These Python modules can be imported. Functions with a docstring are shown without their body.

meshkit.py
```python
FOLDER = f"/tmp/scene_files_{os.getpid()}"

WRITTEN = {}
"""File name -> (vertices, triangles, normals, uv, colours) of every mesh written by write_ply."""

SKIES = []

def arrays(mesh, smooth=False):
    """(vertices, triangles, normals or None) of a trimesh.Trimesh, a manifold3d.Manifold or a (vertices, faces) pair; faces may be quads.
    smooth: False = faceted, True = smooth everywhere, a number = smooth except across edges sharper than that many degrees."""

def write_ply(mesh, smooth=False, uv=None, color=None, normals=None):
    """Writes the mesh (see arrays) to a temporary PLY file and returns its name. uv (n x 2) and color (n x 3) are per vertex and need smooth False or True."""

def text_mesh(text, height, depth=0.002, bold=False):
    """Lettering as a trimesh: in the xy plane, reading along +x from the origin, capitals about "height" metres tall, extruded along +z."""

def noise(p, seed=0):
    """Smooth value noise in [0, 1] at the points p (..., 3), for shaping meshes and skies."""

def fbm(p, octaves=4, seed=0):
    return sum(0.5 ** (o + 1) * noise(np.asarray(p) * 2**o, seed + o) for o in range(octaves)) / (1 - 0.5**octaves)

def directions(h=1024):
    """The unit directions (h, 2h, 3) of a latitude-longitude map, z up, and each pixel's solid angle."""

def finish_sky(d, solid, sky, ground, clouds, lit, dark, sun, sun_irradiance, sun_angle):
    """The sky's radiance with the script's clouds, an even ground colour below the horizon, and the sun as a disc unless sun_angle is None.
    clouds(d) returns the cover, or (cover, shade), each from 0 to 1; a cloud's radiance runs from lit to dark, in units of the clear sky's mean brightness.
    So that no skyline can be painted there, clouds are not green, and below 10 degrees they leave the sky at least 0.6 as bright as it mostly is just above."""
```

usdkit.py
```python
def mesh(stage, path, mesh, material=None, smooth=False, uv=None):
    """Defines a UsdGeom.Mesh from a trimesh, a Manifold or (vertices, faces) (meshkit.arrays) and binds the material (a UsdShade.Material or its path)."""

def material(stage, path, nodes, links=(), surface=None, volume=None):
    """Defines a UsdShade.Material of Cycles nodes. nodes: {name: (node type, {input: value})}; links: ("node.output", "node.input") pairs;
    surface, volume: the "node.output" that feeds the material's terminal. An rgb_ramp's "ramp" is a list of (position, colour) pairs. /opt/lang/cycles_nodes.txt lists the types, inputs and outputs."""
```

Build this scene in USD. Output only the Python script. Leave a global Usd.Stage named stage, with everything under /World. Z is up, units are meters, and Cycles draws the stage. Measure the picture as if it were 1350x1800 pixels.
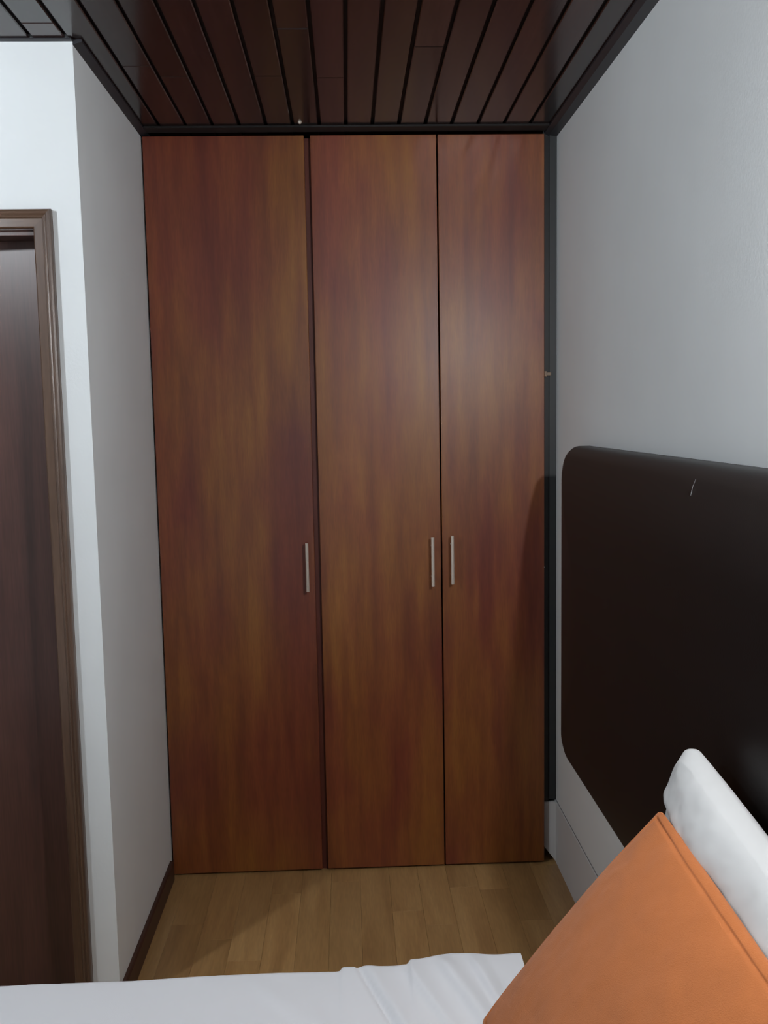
import math, random
import numpy as np
import trimesh
import usdkit, meshkit
from pxr import Usd, UsdGeom, UsdLux, Gf, Sdf, UsdShade

random.seed(7)
rng = np.random.default_rng(7)
stage = Usd.Stage.CreateInMemory()
UsdGeom.SetStageUpAxis(stage, UsdGeom.Tokens.z)
UsdGeom.SetStageMetersPerUnit(stage, 1.0)
UsdGeom.Xform.Define(stage, '/World')
UsdGeom.Scope.Define(stage, '/World/Looks')

# ------------------------------------------------------------------ room measures (metres)
H = 2.45                      # ceiling height
XL, XR = -0.630, 0.693        # alcove: return wall on the left, headboard wall on the right
YW, YC = 3.057, 2.334         # wardrobe front, wall with the door
X_SIDE, Y_BACK, Y_FAR = -2.5, -0.9, 3.68

# ------------------------------------------------------------------ camera
F_PX, W_PX = 1637.2, 1350.0
yaw, pitch, roll, zc = 0.0375, 0.1043, -0.018, 1.5542
fwd = np.array([math.sin(yaw) * math.cos(pitch), math.cos(yaw) * math.cos(pitch), -math.sin(pitch)])
r0 = np.array([math.cos(yaw), -math.sin(yaw), 0.0])
u0 = np.cross(r0, fwd)
rt = math.cos(roll) * r0 + math.sin(roll) * u0
up = -math.sin(roll) * r0 + math.cos(roll) * u0
cam = UsdGeom.Camera.Define(stage, '/World/camera')
M = Gf.Matrix4d(1)
M.SetRow(0, Gf.Vec4d(*map(float, rt), 0)); M.SetRow(1, Gf.Vec4d(*map(float, up), 0))
M.SetRow(2, Gf.Vec4d(*map(float, -fwd), 0)); M.SetRow(3, Gf.Vec4d(0, 0, zc, 1))
cam.AddTransformOp().Set(M)
cam.CreateHorizontalApertureAttr(36.0); cam.CreateVerticalApertureAttr(48.0)
cam.CreateFocalLengthAttr(36.0 * F_PX / W_PX)
cam.CreateClippingRangeAttr(Gf.Vec2f(0.02, 100.0))
cam.CreateExposureAttr(0.0)

# ------------------------------------------------------------------ light: faint ambience and two lamps of the room
dome = UsdLux.DomeLight.Define(stage, '/World/ambience')
dome.CreateColorAttr(Gf.Vec3f(0.9, 0.95, 1.0)); dome.CreateIntensityAttr(0.05)
LAMP_A = (-1.43, 1.30, 2.30, 0.045, 450.0, (0.92, 0.985, 1.045))   # ceiling lamp over the bed: x y z radius intensity colour
LAMP_B = (0.660, 0.90, 1.92, 0.028, 1250.0, (0.985, 0.98, 0.985))     # reading lamp on the headboard wall
for nm, (lx, ly, lz, lr, li, lc) in (('ceiling_lamp_light', LAMP_A), ('wall_lamp_light', LAMP_B)):
    L = UsdLux.SphereLight.Define(stage, '/World/' + nm)
    L.AddTranslateOp().Set(Gf.Vec3d(lx, ly, lz)); L.CreateRadiusAttr(lr); L.CreateIntensityAttr(li)
    L.CreateColorAttr(Gf.Vec3f(*lc)); L.CreateNormalizeAttr(False)

# ------------------------------------------------------------------ helpers
USED = {}


def free(parent, name):
    n = USED.get((parent, name), 0)
    USED[(parent, name)] = n + 1
    return f'{parent}/{name}' if n == 0 else f'{parent}/{name}_{n:03d}'


def tag(prim, label=None, cat=None, group=None, kind=None):
    for k, v in (('label', label), ('category', cat), ('group', group), ('kind', kind)):
        if v:
            prim.SetCustomDataByKey(k, v)
    return prim


def obj(name, mesh, mat, parent='/World', smooth=False, **t):
    path = free(parent, name)
    return tag(usdkit.mesh(stage, path, mesh, mat, smooth=smooth).GetPrim(), **t)


def thing(name, loc=(0, 0, 0), parent='/World', **t):
    path = free(parent, name)
    x = UsdGeom.Xform.Define(stage, path)
    if any(loc):
        x.AddTranslateOp().Set(Gf.Vec3d(*map(float, loc)))
    return tag(x.GetPrim(), **t)


def P(prim):
    return str(prim.GetPath())


def box(x0, x1, y0, y1, z0, z1, b=0.0):
    """A box, its edges chamfered by b."""
    if b <= 0:
        m = trimesh.creation.box([x1 - x0, y1 - y0, z1 - z0])
        m.apply_translation([(x0 + x1) / 2, (y0 + y1) / 2, (z0 + z1) / 2])
        return m
    pts = []
    for sx, x in ((1, x0), (-1, x1)):
        for sy, y in ((1, y0), (-1, y1)):
            for sz, z in ((1, z0), (-1, z1)):
                pts += [(x, y + sy * b, z + sz * b), (x + sx * b, y, z + sz * b), (x + sx * b, y + sy * b, z)]
    return trimesh.convex.convex_hull(np.array(pts))


def cat(*ms):
    return trimesh.util.concatenate(list(ms))


def rod(a, b, r, sides=20):
    return trimesh.creation.cylinder(radius=r, segment=[a, b], sections=sides)


def grid(pts):
    """Quads over an (n, m, 3) array of points."""
    n, m = pts.shape[:2]
    i, j = np.meshgrid(np.arange(n - 1), np.arange(m - 1), indexing='ij')
    q = np.stack([i * m + j, (i + 1) * m + j, (i + 1) * m + j + 1, i * m + j + 1], -1).reshape(-1, 4)
    f = np.vstack([q[:, [0, 1, 2]], q[:, [0, 2, 3]]])
    return trimesh.Trimesh(pts.reshape(-1, 3), f, process=False)


def prism(profile, a, b, axis):
    """A 2-D profile swept along one axis from a to b. axis 'x': profile in (y, z); 'y': in (x, z); 'z': in (x, y)."""
    from shapely.geometry import Polygon
    m = trimesh.creation.extrude_polygon(Polygon(profile), abs(b - a), engine='earcut')
    v = m.vertices.copy(); lo = min(a, b)
    if axis == 'x':
        w = np.stack([v[:, 2] + lo, v[:, 0], v[:, 1]], 1)
    elif axis == 'y':
        w = np.stack([v[:, 0], v[:, 2] + lo, v[:, 1]], 1)
    else:
        w = np.stack([v[:, 0], v[:, 1], v[:, 2] + lo], 1)
    m = trimesh.Trimesh(w, m.faces, process=False)
    if m.volume < 0:
        m.invert()
    return m


# ------------------------------------------------------------------ materials
def lin(r, g, b):
    c = np.array([r, g, b]) / 255.0
    return tuple(np.where(c <= 0.04045, c / 12.92, ((c + 0.055) / 1.055) ** 2.4))


def paint(name, col, rough=0.75, scale=140.0, bump=0.12, blotch=0.04):
    c = np.array(col)
    return usdkit.material(stage, '/World/Looks/' + name, {
        'geo': ('geometry', {}),
        'big': ('noise_texture', {'scale': 1.7, 'detail': 4.0}),
        'ramp': ('rgb_ramp', {'ramp': [(0.3, tuple(c * (1 - blotch))), (0.7, tuple(np.minimum(c * (1 + blotch), 1)))]}),
        'fine': ('noise_texture', {'scale': scale, 'detail': 3.0}),
        'b': ('bump', {'strength': bump, 'distance': 0.002}),
        'p': ('principled_bsdf', {'roughness': rough, 'specular_ior_level': 0.3})},
        [('geo.position', 'big.vector'), ('geo.position', 'fine.vector'), ('big.fac', 'ramp.fac'), ('fine.fac', 'b.height'),
         ('ramp.color', 'p.base_color'), ('b.normal', 'p.normal')], surface='p.BSDF')


def wood(name, stops, along='z', scale=9.0, stretch=0.07, rough=0.4, tone=0.0, fine=0.25, spec=0.5, coat=0.0, coat_rough=0.25, offset=10.0, red=None, distort=0.5, bump=0.06, detail=5.0):
    """Grain stretched along one axis; every object starts at its own place in the grain (object random)."""
    s = [1.0, 1.0, 1.0]; s['xyz'.index(along)] = stretch
    nodes = {
        'geo': ('geometry', {}), 'oi': ('object_info', {}),
        'off': ('vector_math', {'math_type': 'scale', 'vector1': (offset, offset * 0.7, offset * 1.3)}),
        'add': ('vector_math', {'math_type': 'add'}),
        'map': ('mapping', {'scale': tuple(s)}),
        'n1': ('noise_texture', {'scale': scale, 'detail': detail, 'roughness': 0.55, 'distortion': distort}),
        'ramp': ('rgb_ramp', {'ramp': stops}),
        'n2': ('noise_texture', {'scale': scale * 14, 'detail': 3.0, 'roughness': 0.6}),
        'fr': ('rgb_ramp', {'ramp': [(0.3, (1 - fine,) * 3), (0.7, (1.0, 1.0, 1.0))]}),
        'mul': ('mix', {'mix_type': 'multiply', 'fac': 1.0}),
        'tone': ('map_range', {'from_min': 0.0, 'from_max': 1.0, 'to_min': 1.0 - tone, 'to_max': 1.0 + tone}),
        'hsv': ('hsv', {'hue': 0.5, 'saturation': 1.0, 'fac': 1.0}),
        'bump': ('bump', {'strength': bump, 'distance': 0.001}),
        'p': ('principled_bsdf', {'roughness': rough, 'specular_ior_level': spec, 'coat_weight': coat, 'coat_roughness': coat_rough})}
    if red:
        nodes['bm'] = ('mapping', {'scale': tuple(0.35 if q < 1 else 1.0 for q in s)})
        nodes['bn'] = ('noise_texture', {'scale': 4.5, 'detail': 3.0, 'roughness': 0.5})
        nodes['br'] = ('rgb_ramp', {'ramp': [(0.38, (0, 0, 0)), (0.62, (1, 1, 1))]})
        nodes['ramp2'] = ('rgb_ramp', {'ramp': red})
        nodes['mx'] = ('mix', {'mix_type': 'mix'})
    links = [('oi.random', 'off.scale'), ('geo.position', 'add.vector1'), ('off.vector', 'add.vector2'), ('add.vector', 'map.vector'),
             ('map.vector', 'n1.vector'), ('map.vector', 'n2.vector'), ('n1.fac', 'ramp.fac'), ('n2.fac', 'fr.fac'),
             ('ramp.color', 'mul.color1'), ('fr.color', 'mul.color2'), ('mul.color', 'hsv.color'), ('oi.random', 'tone.value'), ('tone.result', 'hsv.value'),
             ('hsv.color', 'p.base_color'), ('n2.fac', 'bump.height'), ('bump.normal', 'p.normal')]
    if red:
        links.remove(('ramp.color', 'mul.color1'))
        links += [('add.vector', 'bm.vector'), ('bm.vector', 'bn.vector'), ('bn.fac', 'br.fac'), ('n1.fac', 'ramp2.fac'), ('br.color', 'mx.fac'), ('ramp.color', 'mx.color1'), ('ramp2.color', 'mx.color2'), ('mx.color', 'mul.color1')]
    return usdkit.material(stage, '/World/Looks/' + name, nodes, links, surface='p.BSDF')


def plain(name, col, rough=0.5, metallic=0.0, spec=0.5, bump=0.0, scale=300.0, sheen=0.0, mottling=0.0, weave=False):
    c = np.array(col, float)
    nodes = {'tc': ('geometry', {}), 'n': ('noise_texture', {'scale': scale, 'detail': 3.0}),
             'big': ('noise_texture', {'scale': 14.0, 'detail': 3.0}),
             'ramp': ('rgb_ramp', {'ramp': [(0.3, tuple(c * (1 - mottling))), (0.7, tuple(c * (1 + mottling)))]}),
             'b': ('bump', {'strength': bump, 'distance': 0.001}),
             'p': ('principled_bsdf', {'roughness': rough, 'metallic': metallic, 'specular_ior_level': spec, 'sheen_weight': sheen})}
    links = [('tc.position', 'n.vector'), ('tc.position', 'big.vector'), ('big.fac', 'ramp.fac'), ('ramp.color', 'p.base_color')]
    if bump:
        links += [('n.fac', 'b.height'), ('b.normal', 'p.normal')]
    return usdkit.material(stage, '/World/Looks/' + name, nodes, links, surface='p.BSDF')


M_WALL = paint('white_wall_paint', (0.80, 0.837, 0.848))
M_TRIM_W = paint('white_skirting_paint', (0.70, 0.71, 0.72), rough=0.5, bump=0.05)
M_DOORWOOD = wood('wardrobe_veneer', [(0.30, (0.205, 0.057, 0.011)), (0.5, (0.270, 0.088, 0.014)), (0.70, (0.335, 0.124, 0.020))],
                  'z', scale=24.0, stretch=0.09, rough=0.45, fine=0.20, spec=0.5, coat=0.35, coat_rough=0.36, distort=0.15,
                  red=[(0.30, (0.150, 0.024, 0.011)), (0.5, (0.200, 0.039, 0.015)), (0.70, (0.255, 0.062, 0.019))])
M_CARCASS = wood('carcass_veneer', [(0.3, (0.10, 0.020, 0.012)), (0.7, (0.16, 0.035, 0.018))], 'z', rough=0.5)
M_CEIL = wood('ceiling_plank_wood', [(0.3, (0.011, 0.0042, 0.0038)), (0.5, (0.018, 0.0062, 0.0052)), (0.7, (0.032, 0.0105, 0.008))], 'y', scale=14, stretch=0.06,
              rough=0.19, tone=0.5, fine=0.35, spec=0.6, bump=0.03)
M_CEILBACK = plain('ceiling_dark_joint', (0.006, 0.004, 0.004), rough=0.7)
M_CROWN = plain('dark_crown_paint', (0.020, 0.020, 0.024), rough=0.45)
M_FLOOR = wood('floor_laminate', [(0.28, (0.36, 0.195, 0.075)), (0.45, (0.46, 0.265, 0.102)), (0.6, (0.52, 0.310, 0.124)), (0.75, (0.58, 0.360, 0.150))], 'y', scale=13, stretch=0.10,
               rough=0.34, tone=0.10, fine=0.16)
M_SKIRT = wood('dark_skirting_wood', [(0.3, (0.050, 0.020, 0.013)), (0.7, (0.085, 0.034, 0.022))], 'y', rough=0.45)
M_DARKDOOR = wood('dark_door_veneer', [(0.3, (0.050, 0.022, 0.018)), (0.5, (0.075, 0.030, 0.024)), (0.7, (0.100, 0.042, 0.032))], 'z', scale=16, stretch=0.05, rough=0.40, fine=0.3, coat=0.3, coat_rough=0.35)
M_FRAME = wood('door_frame_wood', [(0.3, (0.075, 0.038, 0.022)), (0.5, (0.105, 0.056, 0.033)), (0.7, (0.135, 0.076, 0.046))], 'z', scale=16, stretch=0.06, rough=0.42, fine=0.3, coat=0.4)
M_STEEL = plain('brushed_steel', (0.70, 0.62, 0.54), rough=0.42, metallic=0.35)
M_LEATHER = plain('dark_brown_leather', (0.0042, 0.0026, 0.0025), rough=0.45, spec=0.20, bump=0.12, scale=420, mottling=0.2, sheen=0.03)
M_COTTON = plain('white_cotton', (0.74, 0.75, 0.78), rough=0.85, spec=0.2, bump=0.10, scale=900, sheen=0.1)
M_PILLOW = plain('white_pillow_cotton', (0.60, 0.615, 0.62), rough=0.85, spec=0.2, bump=0.10, scale=900, sheen=0.1)
M_ORANGE = plain('orange_cloth', (0.48, 0.158, 0.050), rough=0.85, spec=0.15, bump=0.6, scale=520, sheen=0.10, mottling=0.05)
M_SEAM = plain('orange_seam_shadow_thread', (0.30, 0.085, 0.025), rough=0.9)
M_DARKBASE = plain('dark_bed_base', (0.02, 0.013, 0.011), rough=0.6)
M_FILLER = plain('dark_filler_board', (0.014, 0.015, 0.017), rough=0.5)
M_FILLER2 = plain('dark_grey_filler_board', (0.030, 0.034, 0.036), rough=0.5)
M_BRASS = plain('dull_bracket_metal', (0.20, 0.15, 0.11), rough=0.5, metallic=0.4)
M_SCUFF = plain('pencil_scuff', (0.22, 0.22, 0.23), rough=0.8)
M_LAMPBODY = plain('white_lamp_metal', (0.7, 0.7, 0.7), rough=0.4)

# ------------------------------------------------------------------ the setting
# walls (each with its own depth)
obj('wall_right', box(XR, XR + 0.12, Y_BACK - 0.12, Y_FAR + 0.12, 0, H + 0.02), M_WALL, kind='structure', label='pale grey white plastered wall behind the headboard')
DX0, DX1, DZ = -1.53, -0.742, 2.014          # clear doorway
wf = cat(box(X_SIDE, DX0, YC, YC + 0.14, 0, H + 0.02), box(DX1, XL, YC, YC + 0.14, 0, H + 0.02), box(DX0, DX1, YC, YC + 0.14, DZ, H + 0.02))
obj('wall_front', wf, M_WALL, kind='structure', label='bright white wall around the dark brown door')
obj('wall_left', box(XL - 0.10, XL, YC + 0.14, Y_FAR + 0.12, 0, H + 0.02), M_WALL, kind='structure', label='narrow grey-white return wall left of the wardrobe')
obj('wall_far', box(X_SIDE - 0.12, XR, Y_FAR, Y_FAR + 0.12, 0, H + 0.02), M_WALL, kind='structure')
obj('wall_back', box(X_SIDE - 0.12, XR, Y_BACK - 0.12, Y_BACK, 0, H + 0.02), M_WALL, kind='structure')
obj('wall_side', box(X_SIDE - 0.12, X_SIDE, Y_BACK, Y_FAR, 0, H + 0.02), M_WALL, kind='structure')

# floor of laminate planks running towards the wardrobe
floor = thing('floor', kind='structure', label='yellow-brown wood laminate floor')
obj('subfloor', box(X_SIDE - 0.12, XR + 0.12, Y_BACK - 0.12, Y_FAR + 0.12, -0.08, -0.0115), M_CEILBACK, P(floor))
PW = 0.0975
n_planks = 0
x = XR
k = 0
fr = random.Random(3)
while x > X_SIDE:
    x0 = max(x - PW, X_SIDE)
    y = Y_BACK if x0 > -1.0 else Y_BACK
    y_end = Y_FAR
    step = fr.uniform(0.25, 0.75)
    while y < y_end - 1e-6:
        y1 = min(y + step, y_end)
        if y_end - y1 < 0.18:
            y1 = y_end
        inside = x0 > -1.0
        obj('plank', box(x0 + 0.0002, x - 0.0002, y + 0.0003, y1 - 0.0003, -0.0115, fr.uniform(-0.0002, 0.0), 0.0003), M_FLOOR, P(floor))
        n_planks += 1
        y = y1
        step = fr.uniform(0.6, 0.95) if (inside and y > 0.9) else fr.uniform(1.2, 1.9)
    x = x0
    k += 1

# ceiling of narrow dark planks with open joints, running towards the wardrobe
ceiling = thing('ceiling', kind='structure', label='dark reddish brown plank ceiling with recessed joints')
obj('joint_backing', box(X_SIDE - 0.12, XR + 0.12, Y_BACK - 0.12, Y_FAR + 0.12, H + 0.012, H + 0.06), M_CEILBACK, P(ceiling))
CW, CG = 0.0822, 0.0085
x = 0.180 + CW * 6
cr = random.Random(11)
while x > X_SIDE - 0.1:
    xa, xb = max(x - CW + CG / 2, X_SIDE - 0.05), min(x - CG / 2, XR + 0.05)
    if xb - xa > 0.01:
        cuts = [Y_BACK - 0.05]
        if xb > -1.0:
            cuts += [cr.uniform(0.2, 1.2)] + ([cr.uniform(2.15, 2.6)] if cr.random() < 0.45 else [])
        elif xb > -2:
            cuts += [cr.uniform(0.4, 1.8)]
        cuts += [Y_FAR + 0.05]
        for a, b in zip(cuts[:-1], cuts[1:]):
            dz = cr.uniform(0, 0.0015)
            obj('plank', box(xa, xb, a + 0.0006, b - 0.0006, H + dz, H + 0.013, 0.0022), M_CEIL, P(ceiling))
    x -= CW

# dark strips where ceiling and walls meet
crown = [(XR, H), (XR - 0.040, H), (XR - 0.040, H - 0.006), (XR - 0.026, H - 0.014), (XR, H - 0.017)]
obj('trim_1', prism(crown, Y_BACK, Y_FAR, 'y'), M_CROWN, kind='structure', label='dark strip between ceiling and headboard wall')
crown = [(XL, H), (XL + 0.022, H), (XL + 0.022, H - 0.006), (XL, H - 0.012)]
obj('trim_2', prism(crown, YC, Y_FAR, 'y'), M_CROWN, kind='structure', label='dark strip between ceiling and return wall')
crown = [(YC, H), (YC - 0.010, H), (YC - 0.010, H - 0.003), (YC, H - 0.005)]
obj('trim_3', prism(crown, X_SIDE, XL, 'x'), M_CROWN, kind='structure', label='thin dark strip between ceiling and door wall')

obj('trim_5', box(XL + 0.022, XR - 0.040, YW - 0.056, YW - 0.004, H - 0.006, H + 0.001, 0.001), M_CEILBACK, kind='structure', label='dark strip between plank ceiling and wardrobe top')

# skirtings
sk = [(XL, 0), (XL + 0.012, 0), (XL + 0.012, 0.060), (XL + 0.008, 0.066), (XL, 0.0674)]
obj('baseboard_left', prism(sk, YC - 0.012, YW - 0.022, 'y'), M_SKIRT, kind='structure', label='dark brown skirting at the foot of the return wall')
sk = [(YC, 0), (YC - 0.012, 0), (YC - 0.012, 0.060), (YC - 0.008, 0.066), (YC, 0.0674)]
obj('baseboard_front', cat(prism(sk, X_SIDE, DX0 - 0.06, 'x'), prism(sk, DX1 + 0.05, XL, 'x')), M_SKIRT, kind='structure')
sk = [(XR, 0), (XR - 0.0035, 0), (XR - 0.0035, 0.2155), (XR - 0.001, 0.2175), (XR, 0.2175)]
obj('baseboard_right', prism(sk, Y_BACK, Y_FAR, 'y'), M_TRIM_W, kind='structure', label='tall white skirting board below the headboard')
end = [(0.6525, 0.048), (0.6915, 0.0), (0.6915, 0.2160), (0.6525, 0.2080)]  # plate added across the gap so the skirting behind it seems lit
ev = [(x_, 3.062 + (0.6915 - x_) * 0.6 + t_, z_) for t_ in (0.0, 0.012) for x_, z_ in end]
obj('trim_6', trimesh.convex.convex_hull(np.array(ev)), M_TRIM_W, kind='structure', label='added white plate in the gap beside the wardrobe, shaped to pass for lit skirting')
obj('trim_4', box(XR - 0.0012, XR, Y_BACK, Y_FAR, 0.2176, 0.2202), M_SCUFF, kind='structure', label='thin dark joint above the tall white skirting')

# ------------------------------------------------------------------ the door on the left
door = thing('door_1', kind='structure', label='dark brown wooden door in a moulded frame')
AW = 0.044


ARCH = [(0, 0), (0, -0.010), (0.003, -0.013), (0.022, -0.013), (0.024, -0.016), (0.028, -0.018), (0.031, -0.016), (0.033, -0.018), (0.038, -0.020), (0.042, -0.018), (AW, -0.013), (AW, 0)]


def loft(a, b):
    """A closed solid between two rings of the same count (the moulding's section, cut to a mitre at both ends)."""
    from shapely.geometry import Polygon
    n = len(a)
    _, cap = trimesh.creation.triangulate_polygon(Polygon(ARCH), engine='earcut')
    v = np.vstack([a, b])
    f = [[k, (k + 1) % n, n + (k + 1) % n] for k in range(n)] + [[k, n + (k + 1) % n, n + k] for k in range(n)]
    m = trimesh.Trimesh(v, np.vstack([f, cap, cap[:, ::-1] + n]), process=False)
    trimesh.repair.fix_normals(m)
    return m


for xi, sg in ((DX1, 1), (DX0, -1)):
    obj('architrave', loft([(xi + sg * a, YC + b, 0) for a, b in ARCH], [(xi + sg * a, YC + b, DZ + a) for a, b in ARCH]), M_FRAME, P(door))
M_FRAME_H = wood('door_frame_wood_across', [(0.3, (0.075, 0.038, 0.022)), (0.5, (0.105, 0.056, 0.033)), (0.7, (0.135, 0.076, 0.046))], 'x', scale=16, stretch=0.06, rough=0.42, fine=0.3, coat=0.4)
obj('architrave_head', loft([(DX0 - a, YC + b, DZ + a) for a, b in ARCH], [(DX1 + a, YC + b, DZ + a) for a, b in ARCH]), M_FRAME_H, P(door))
obj('jamb', box(DX1 - 0.0, DX1 + 0.02, YC + 0.001, YC + 0.139, 0, DZ), M_DARKDOOR, P(door))
obj('jamb', box(DX0 - 0.02, DX0, YC + 0.001, YC + 0.139, 0, DZ), M_DARKDOOR, P(door))
obj('door_head', box(DX0, DX1, YC + 0.010, YC + 0.075, DZ - 0.014, DZ + 0.02, 0.001), M_DARKDOOR, P(door))
leaf = thing('door_leaf', (DX1 - 0.002, YC + 0.080, 0), P(door))
UsdGeom.Xformable(leaf).AddRotateZOp().Set(-4.0)
obj('leaf_panel', box(-(DX1 - DX0) + 0.006, 0, 0, 0.036, 0.006, DZ - 0.003, 0.0015), M_DARKDOOR, P(leaf))
obj('door_lever', cat(rod((-0.72, 0.0, 1.0), (-0.72, -0.05, 1.0), 0.010), rod((-0.725, -0.05, 1.0), (-0.61, -0.05, 1.0), 0.009), rod((-0.72, 0.0, 1.0), (-0.72, -0.006, 1.0), 0.026)), M_STEEL, P(leaf), smooth=35)

# ------------------------------------------------------------------ wardrobe
ward = thing('wardrobe', label='tall built-in reddish brown wooden wardrobe with three flat doors', cat='wardrobe')
WP = P(ward)
X1, X2, XW, ZT = -0.0986, 0.3041, 0.6479, 2.4356
DT = 0.018                                    # door thickness
yb = YW + DT + 0.002                          # front of the carcass
obj('side_panel', box(XL + 0.004, XL + 0.022, yb, Y_FAR - 0.01, 0.0, ZT - 0.004), M_CARCASS, WP)
obj('side_panel', box(XW - 0.018, XW, yb, Y_FAR - 0.01, 0.0, ZT - 0.004), M_CARCASS, WP)
obj('divider_panel', box(X1 - 0.032, X1 + 0.012, YW + 0.0195, Y_FAR - 0.03, 0.0, ZT - 0.004), M_CARCASS, WP)
obj('top_panel', box(XL + 0.022, XW - 0.018, yb, Y_FAR - 0.01, ZT - 0.022, ZT - 0.004), M_CARCASS, WP)
obj('plinth', box(XL + 0.022, XW - 0.018, yb + 0.002, yb + 0.02, 0.0, 0.06), M_CARCASS, WP)
obj('back_panel', box(XL + 0.022, XW - 0.018, Y_FAR - 0.016, Y_FAR - 0.010, 0.06, ZT - 0.022), M_CARCASS, WP)
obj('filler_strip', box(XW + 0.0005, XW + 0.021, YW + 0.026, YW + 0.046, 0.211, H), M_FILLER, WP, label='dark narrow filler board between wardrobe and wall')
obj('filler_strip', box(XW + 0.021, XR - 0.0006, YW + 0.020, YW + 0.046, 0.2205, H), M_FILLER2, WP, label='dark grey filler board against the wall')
br = cat(box(XW - 0.004, XW + 0.026, YW + 0.012, YW + 0.026, 1.672, 1.683, 0.001), box(XW + 0.001, XW + 0.010, YW + 0.006, YW + 0.026, 1.668, 1.687, 0.001))
obj('bracket', br, M_BRASS, WP, label='small dull metal catch in the gap')
obj('screw_cap', trimesh.creation.icosphere(2, 0.0028).apply_translation((XW + 0.0008, YW + 0.010, 1.035)), M_LAMPBODY, WP, smooth=True)


def handle(hx, z0, z1, parent):
    y_bar = YW - 0.030
    r = 0.0055
    bar = [rod((hx, y_bar, z0), (hx, y_bar, z1), r)]
    for z in (z0 + 0.030, z1 - 0.030):
        bar.append(rod((hx, y_bar, z), (hx, YW + 0.0005, z), 0.0042))
    obj('handle', cat(*bar), M_STEEL, parent, smooth=35, label='slim brushed steel bar handle')


for xa, xb, hx, za, zb, dy in ((XL + 0.0055, X1 - 0.0195, -0.1415, 0.979, 1.140, 0.0), (X1, X2 - 0.0022, 0.272, 0.986, 1.149, 0.0), (X2 + 0.0022, XW, 0.337, 0.992, 1.153, 0.0)):
    d = thing('door', parent=WP)
    obj('door_panel', box(xa, xb, YW, YW + DT, 0.008, ZT, 0.0012), M_DOORWOOD, P(d))
    handle(hx, za, zb, P(d))

# small hook in the ceiling in front of the wardrobe
hk = cat(rod((0, 0, 0.004), (0, 0, -0.003), 0.006), trimesh.creation.icosphere(2, 0.005).apply_translation((0, 0, -0.003)))
hk.apply_translation((-0.125, 2.968, H + 0.001))
obj('ceiling_screw', hk, M_STEEL, smooth=40, label='tiny pale screw head in the dark ceiling above the wardrobe', cat='screw')

# pencil scuffs on the wall under the headboard corner
for pts in ([(0, 2.50, 0.548), (0, 2.512, 0.53), (0, 2.51, 0.505), (0, 2.498, 0.49)], [(0, 2.40, 0.485), (0, 2.402, 0.465), (0, 2.397, 0.448)], [(0, 2.452, 0.50), (0, 2.45, 0.47)]):
    ms = [rod((XR - 0.0002, a[1], a[2]), (XR - 0.0002, b[1], b[2]), 0.0008, 6) for a, b in zip(pts[:-1], pts[1:])]
    obj('scuff', cat(*ms), M_SCUFF, '/World/wall_right')

# ------------------------------------------------------------------ headboard: padded leather panel with rounded corners
HB_Y0, HB_Y1, HB_Z0, HB_Z1 = -0.55, 2.730, 0.510, 1.455
HB_R = 0.090


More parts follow.
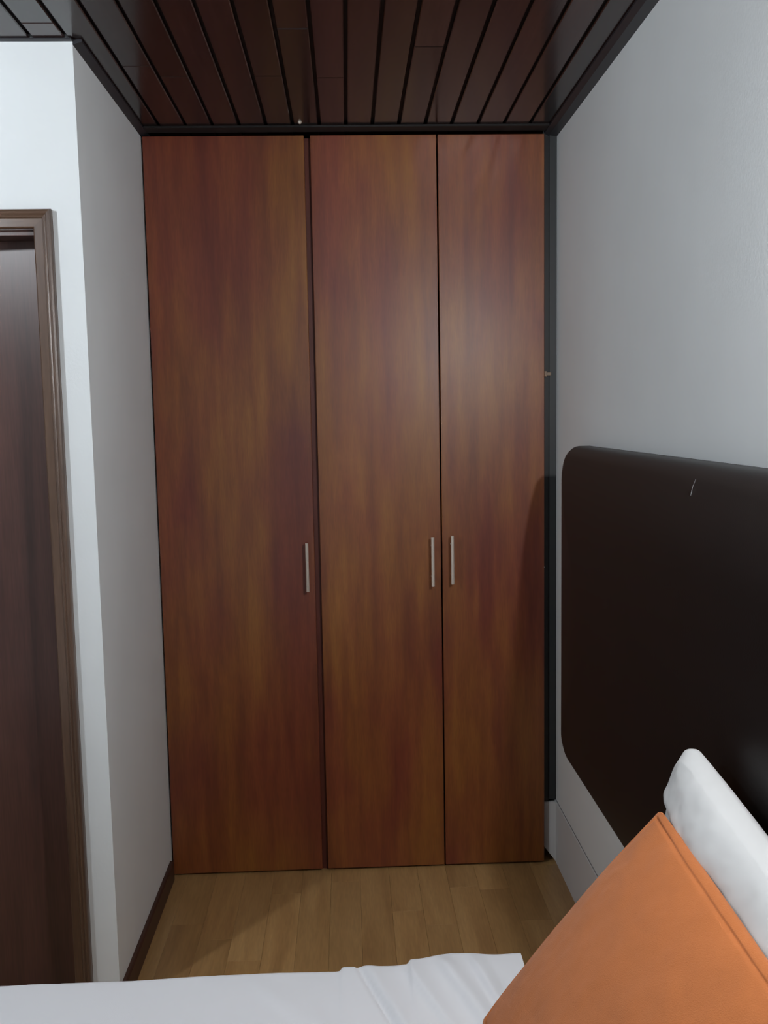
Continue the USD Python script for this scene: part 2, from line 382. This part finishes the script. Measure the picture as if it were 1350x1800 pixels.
def rrect(d, r, nc=14, ns=60):
    """Points round a rounded rectangle in (y, z), inset by d; the same count for every d."""
    y0, y1, z0, z1 = HB_Y0 + d, HB_Y1 - d, HB_Z0 + d, HB_Z1 - d
    q = max(r - d, 0.012)
    out = []
    cs = [(y1 - q, z1 - q, 0), (y0 + q, z1 - q, 90), (y0 + q, z0 + q, 180), (y1 - q, z0 + q, 270)]
    for i, (cy, cz, a0) in enumerate(cs):
        arc = [(cy + q * math.cos(math.radians(a0 + 90 * t / nc)), cz + q * math.sin(math.radians(a0 + 90 * t / nc))) for t in range(nc + 1)]
        out += arc
        nx = cs[(i + 1) % 4]
        b0 = math.radians(nx[2])
        nxt = (nx[0] + q * math.cos(b0), nx[1] + q * math.sin(b0))
        for t in range(1, ns):
            out.append((arc[-1][0] + (nxt[0] - arc[-1][0]) * t / ns, arc[-1][1] + (nxt[1] - arc[-1][1]) * t / ns))
    return np.array(out)


E_T, E_R, BULGE = 0.058, 0.030, 0.046
rings = []
ds = list(E_R * (1 - np.cos(np.linspace(0, np.pi / 2, 7)))) + [0.04, 0.06, 0.085, 0.115, 0.15, 0.19, 0.24, 0.30, 0.36]
base = rrect(0, HB_R)
rings.append(np.column_stack([np.full(len(base), XR - 0.003), base]))
for d in ds:
    if d <= E_R:
        t = (E_T - E_R) + E_R * math.sqrt(max(0, 1 - (1 - d / E_R) ** 2))
    else:
        t = E_T
    u_ = min(1.0, max(0, d - 0.008) / 0.352)
    t += BULGE * (1 - (1 - u_) ** 2.6)
    p = rrect(d, HB_R)
    rings.append(np.column_stack([np.full(len(p), XR - 0.003 - t), p]))
R_ = np.array(rings)
R_ = np.concatenate([R_, R_[:, :1]], 1)
hbm = grid(R_)
mid = trimesh.Trimesh(*[np.vstack([R_[-1][:-1], R_[-1][:-1].mean(0)]), np.array([[i, (i + 1) % (R_.shape[1] - 1), R_.shape[1] - 1] for i in range(R_.shape[1] - 1)])], process=False)
back = trimesh.Trimesh(np.vstack([R_[0][:-1], R_[0][:-1].mean(0)]), np.array([[(i + 1) % (R_.shape[1] - 1), i, R_.shape[1] - 1] for i in range(R_.shape[1] - 1)]), process=False)
hb = cat(hbm, mid, back); hb.merge_vertices()
trimesh.repair.fix_normals(hb)
hbt = thing('headboard', label='dark brown leather padded headboard with rounded corners on the wall', cat='headboard')
obj('padding', hb, M_LEATHER, P(hbt), smooth=50)

obj('scratch', cat(rod((0.6205, 1.640, 1.429), (0.6195, 1.652, 1.414), 0.0006, 6), rod((0.6195, 1.652, 1.414), (0.6175, 1.655, 1.398), 0.0006, 6)), M_SCUFF, P(hbt), label='short pale scratch near the top edge')

# ------------------------------------------------------------------ bed
BY0, BY1, BX0, BX1 = -0.02, 1.542, -1.36, 0.600
bed = thing('bed', label='double bed with white fitted sheet on a dark base', cat='bed')
obj('base', box(BX0 + 0.02, BX1 - 0.005, BY0 + 0.02, BY1 - 0.025, 0.10, 0.30, 0.006), M_DARKBASE, P(bed))
for lx in (BX0 + 0.08, BX1 - 0.08):
    for ly in (BY0 + 0.08, BY1 - 0.09):
        obj('leg', trimesh.creation.cylinder(radius=0.025, height=0.10, sections=20).apply_translation((lx, ly, 0.05)), M_DARKBASE, P(bed), smooth=40)


def softbox(x0, x1, y0, y1, z0, z1, r, n=6):
    """A box with edges rounded to radius r."""
    s = trimesh.creation.icosphere(3, r)
    pts = np.vstack([s.vertices + c for c in [(x, y, z) for x in (x0 + r, x1 - r) for y in (y0 + r, y1 - r) for z in (z0 + r, z1 - r)]])
    return trimesh.convex.convex_hull(pts)


obj('mattress', softbox(BX0, BX1, BY0, BY1, 0.30, 0.553, 0.035), M_COTTON, P(bed), smooth=40, label='mattress in a white fitted sheet')

# white top sheet over the mattress: hangs down the far and near sides, ends a little before the pillows
SX0, SX1 = BX0 - 0.02, 0.289


def y_edge(x):
    s = lambda a, w: 1 / (1 + np.exp(-np.clip((x - a) / w, -40, 40)))
    return 1.558 + 0.008 * s(-0.032, 0.0012) + 0.009 * s(0.088, 0.0012) + 0.012 * np.exp(-((x - 0.17) / 0.05) ** 2) + 0.006 * s(0.15, 0.03) - 0.002 * np.sin(x * 9)


nx = 420
xs = np.concatenate([np.linspace(SX0, -0.35, 120), np.linspace(-0.345, SX1, nx - 120)])
prof = []                                                             # along the sheet from the near hem to the far hem: (kind, value)
rows = []
CR = 0.022
y_near = BY0 - 0.018
us = np.linspace(0, 1, 150)
for xv in xs:
    ye = float(y_edge(xv))
    zt = 0.585
    line = []
    pl = 0.010 * math.sin(xv * 31) + 0.006 * math.sin(xv * 73 + 1)
    for z in np.linspace(0.26, zt - CR, 16):
        line.append((y_near + pl * (zt - CR - z) / 0.3 - 0.004, z))
    for a in np.linspace(0, math.pi / 2, 7)[1:]:
        line.append((y_near - 0.004 + CR * (1 - math.cos(a)), zt - CR + CR * math.sin(a)))
    for u in np.linspace(0, 1, 130)[1:-1]:
        line.append((y_near + CR + (ye - y_near - 2 * CR) * u, zt))
    for a in np.linspace(0, math.pi / 2, 9):
        line.append((ye - CR + CR * math.sin(a), zt - CR + CR * math.cos(a)))
    for z in np.linspace(zt - CR, 0.26, 18)[1:]:
        line.append((ye + (0.012 * math.sin(xv * 27) + 0.008 * math.sin(xv * 61)) * (zt - CR - z) / 0.3 + 0.004 * (zt - z), z))
    rows.append([(xv, a, b) for a, b in line])
S = np.array(rows)
X, Y, Z = S[..., 0], S[..., 1], S[..., 2]
top = np.clip((Z - 0.56) / 0.02, 0, 1)


def crease(x0, y0, x1, y1, amp, w, skew=0.0):
    """A raised fold along a line on the sheet, sharper on one side."""
    d = np.array([x1 - x0, y1 - y0]); L = np.linalg.norm(d); d /= L
    s = (X - x0) * d[0] + (Y - y0) * d[1]
    n = (X - x0) * -d[1] + (Y - y0) * d[0]
    fade = 1 / (1 + np.exp(-np.clip((L - s) / 0.03, -40, 40))) / (1 + np.exp(-np.clip((s + 0.02) / 0.01, -40, 40)))
    side = np.where(n > 0, np.exp(-(n / w) ** 2), np.exp(-(n / (w * 0.35)) ** 2))
    return amp * fade * side


dz = (0.0045 * (meshkit.fbm(np.stack([X * 5, Y * 5, X * 0], -1), 4, 5) - 0.5) + 0.003 * (meshkit.fbm(np.stack([X * 16 + Y * 9, Y * 5, X * 0], -1), 3, 9) - 0.5))
dz = dz + crease(0.005, 1.53, 0.085, 1.30, -0.009, 0.010) + crease(0.015, 1.53, 0.10, 1.30, 0.006, 0.020)
dz = dz + crease(0.090, 1.52, 0.16, 1.34, 0.008, 0.020) + crease(0.150, 1.53, 0.23, 1.30, 0.011, 0.026) + crease(0.205, 1.53, 0.255, 1.32, 0.009, 0.020)
dz = dz + crease(-0.17, 1.50, -0.03, 1.34, 0.003, 0.03)
dz = dz + 0.004 / (1 + np.exp(-np.clip((X - 0.088) / 0.0015, -40, 40))) * np.clip((Y - 1.38) / 0.15, 0, 1) + 0.003 / (1 + np.exp(-np.clip((X + 0.032) / 0.0015, -40, 40))) * np.clip((Y - 1.38) / 0.15, 0, 1)
S[..., 2] = Z + dz * top
NRM = np.cross(np.gradient(S, axis=0), np.gradient(S, axis=1)); NRM /= np.linalg.norm(NRM, axis=-1, keepdims=True) + 1e-12
if NRM[nx // 2, 80, 2] < 0:
    NRM = -NRM
inner = S - NRM * 0.007
outer_g, inner_g = grid(S), grid(inner); inner_g.invert()


def strip(a, b):
    return grid(np.stack([a, b]))


sheet = cat(outer_g, inner_g, strip(S[0], inner[0]), strip(inner[-1], S[-1]), strip(inner[:, 0], S[:, 0]), strip(S[:, -1], inner[:, -1]))
sheet.merge_vertices(); trimesh.repair.fix_normals(sheet)
obj('top_sheet', sheet, M_COTTON, smooth=50, label='white cotton top sheet spread over the bed, its edge hanging down', cat='bed sheet')


# ------------------------------------------------------------------ pillows
def pillow(w, h, t, n=70, corner=0.06, power=2.6, seed=1, wr=0.004, pinch=0.03):
    """A cushion in its own frame: u across (w), v up (h), thickness t along +-n. Front then back sheet, closed along the seam."""
    a = np.sin(np.linspace(-1, 1, n) * np.pi / 2)
    U, V = np.meshgrid(a, a, indexing='ij')
    # sides drawn in between the corners, corners slightly rounded
    PU = U * (w / 2) * (1 - pinch * (1 - V ** 2))
    PV = V * (h / 2) * (1 - pinch * (1 - U ** 2))
    cut = np.clip((np.abs(U) + np.abs(V) - (2 - corner)) / corner, 0, 1)
    PU = PU * (1 - 0.35 * corner * cut ** 1.5); PV = PV * (1 - 0.35 * corner * cut ** 1.5)
    prof = ((1 - np.abs(U) ** power) * (1 - np.abs(V) ** power)).clip(0) ** 0.55
    f = meshkit.fbm(np.stack([PU * 9, PV * 9, PU * 0 + seed], -1), 4, seed) - 0.5
    g = meshkit.fbm(np.stack([PU * 22, PV * 22, PU * 0 + seed + 3], -1), 3, seed + 5) - 0.5
    edge = np.clip(prof * 3, 0, 1)
    F = np.stack([PU, PV, t / 2 * prof + (f * wr * 2 + g * wr) * edge], -1)
    B = np.stack([PU, PV, -t / 2 * prof - f * wr * edge], -1)
    return F, B, (PU, PV, prof)


def close(F, B):
    F, B = F.copy(), B.copy()
    F[..., 2] += 0.0018; B[..., 2] -= 0.0018
    n = F.shape[0]
    loop = [(i, 0) for i in range(n)] + [(n - 1, j) for j in range(1, n)] + [(i, n - 1) for i in range(n - 2, -1, -1)] + [(0, j) for j in range(n - 2, -1, -1)]
    a = np.array([F[i] for i in loop]); b = np.array([B[i] for i in loop])
    gb = grid(B); gb.invert()
    m = cat(grid(F), gb, grid(np.stack([b, a]))); m.merge_vertices(); trimesh.repair.fix_normals(m)
    return m


def frame(origin, u, v):
    u = np.array(u, float); u /= np.linalg.norm(u)
    v = np.array(v, float); v -= u * (u @ v); v /= np.linalg.norm(v)
    n = np.cross(u, v)
    T = np.eye(4); T[:3, 0], T[:3, 1], T[:3, 2], T[:3, 3] = u, v, n, origin
    return T


def place(m, T):
    m = m.copy(); m.apply_transform(T); return m


# white pillow leaning on the headboard
PWd, PHt = 0.66, 0.385
F, B, (PU, PV, prof) = pillow(PWd, PHt, 0.115, n=150, corner=0.10, power=3.2, seed=4, wr=0.006, pinch=0.02)
v0_ = PHt / 2 - 0.085 - 0.03 * (PU + PWd / 2) / PWd + 0.006 * np.sin(PU * 21)      # hem of the pillowcase flap
F[..., 2] += 0.013 / (1 + np.exp(-np.clip((PV - v0_) / 0.002, -40, 40))) * np.clip(prof * 4, 0, 1)
TF = frame((0.510, 1.125, 0.790), (0, -1, -0.14), (0.15, 0.0, 0.98))
wp = thing('pillow', label='white cotton pillow leaning upright against the dark headboard', cat='pillow')
obj('cover', place(close(F, B), TF), M_PILLOW, P(wp), smooth=60)

# orange cushion in front of it
CS, CSW = 0.44, 0.52
F, B, (PU, PV, prof) = pillow(CSW, CS, 0.085, n=140, corner=0.03, power=2.4, seed=8, wr=0.003, pinch=-0.012)
c_top, c_bot = np.array([0.437, 1.383, 0.895]), np.array([0.222, 1.338, 0.619])
e_ = np.minimum(CSW / 2 - np.abs(PU), CS / 2 - np.abs(PV))              # stitched flange round the edge
F[..., 2] -= 0.0030 * np.exp(-((e_ - 0.011) / 0.0022) ** 2)
B[..., 2] *= 0.25
ctr = (c_top + c_bot) / 2 + np.array([0, -CSW / 2, 0])
TC = frame(ctr, (0, -1, -0.060), c_top - c_bot)
oc = thing('cushion', label='square orange cloth cushion propped in front of the white pillow', cat='cushion')
obj('cover', place(close(F, B), TC), M_ORANGE, P(oc), smooth=60)
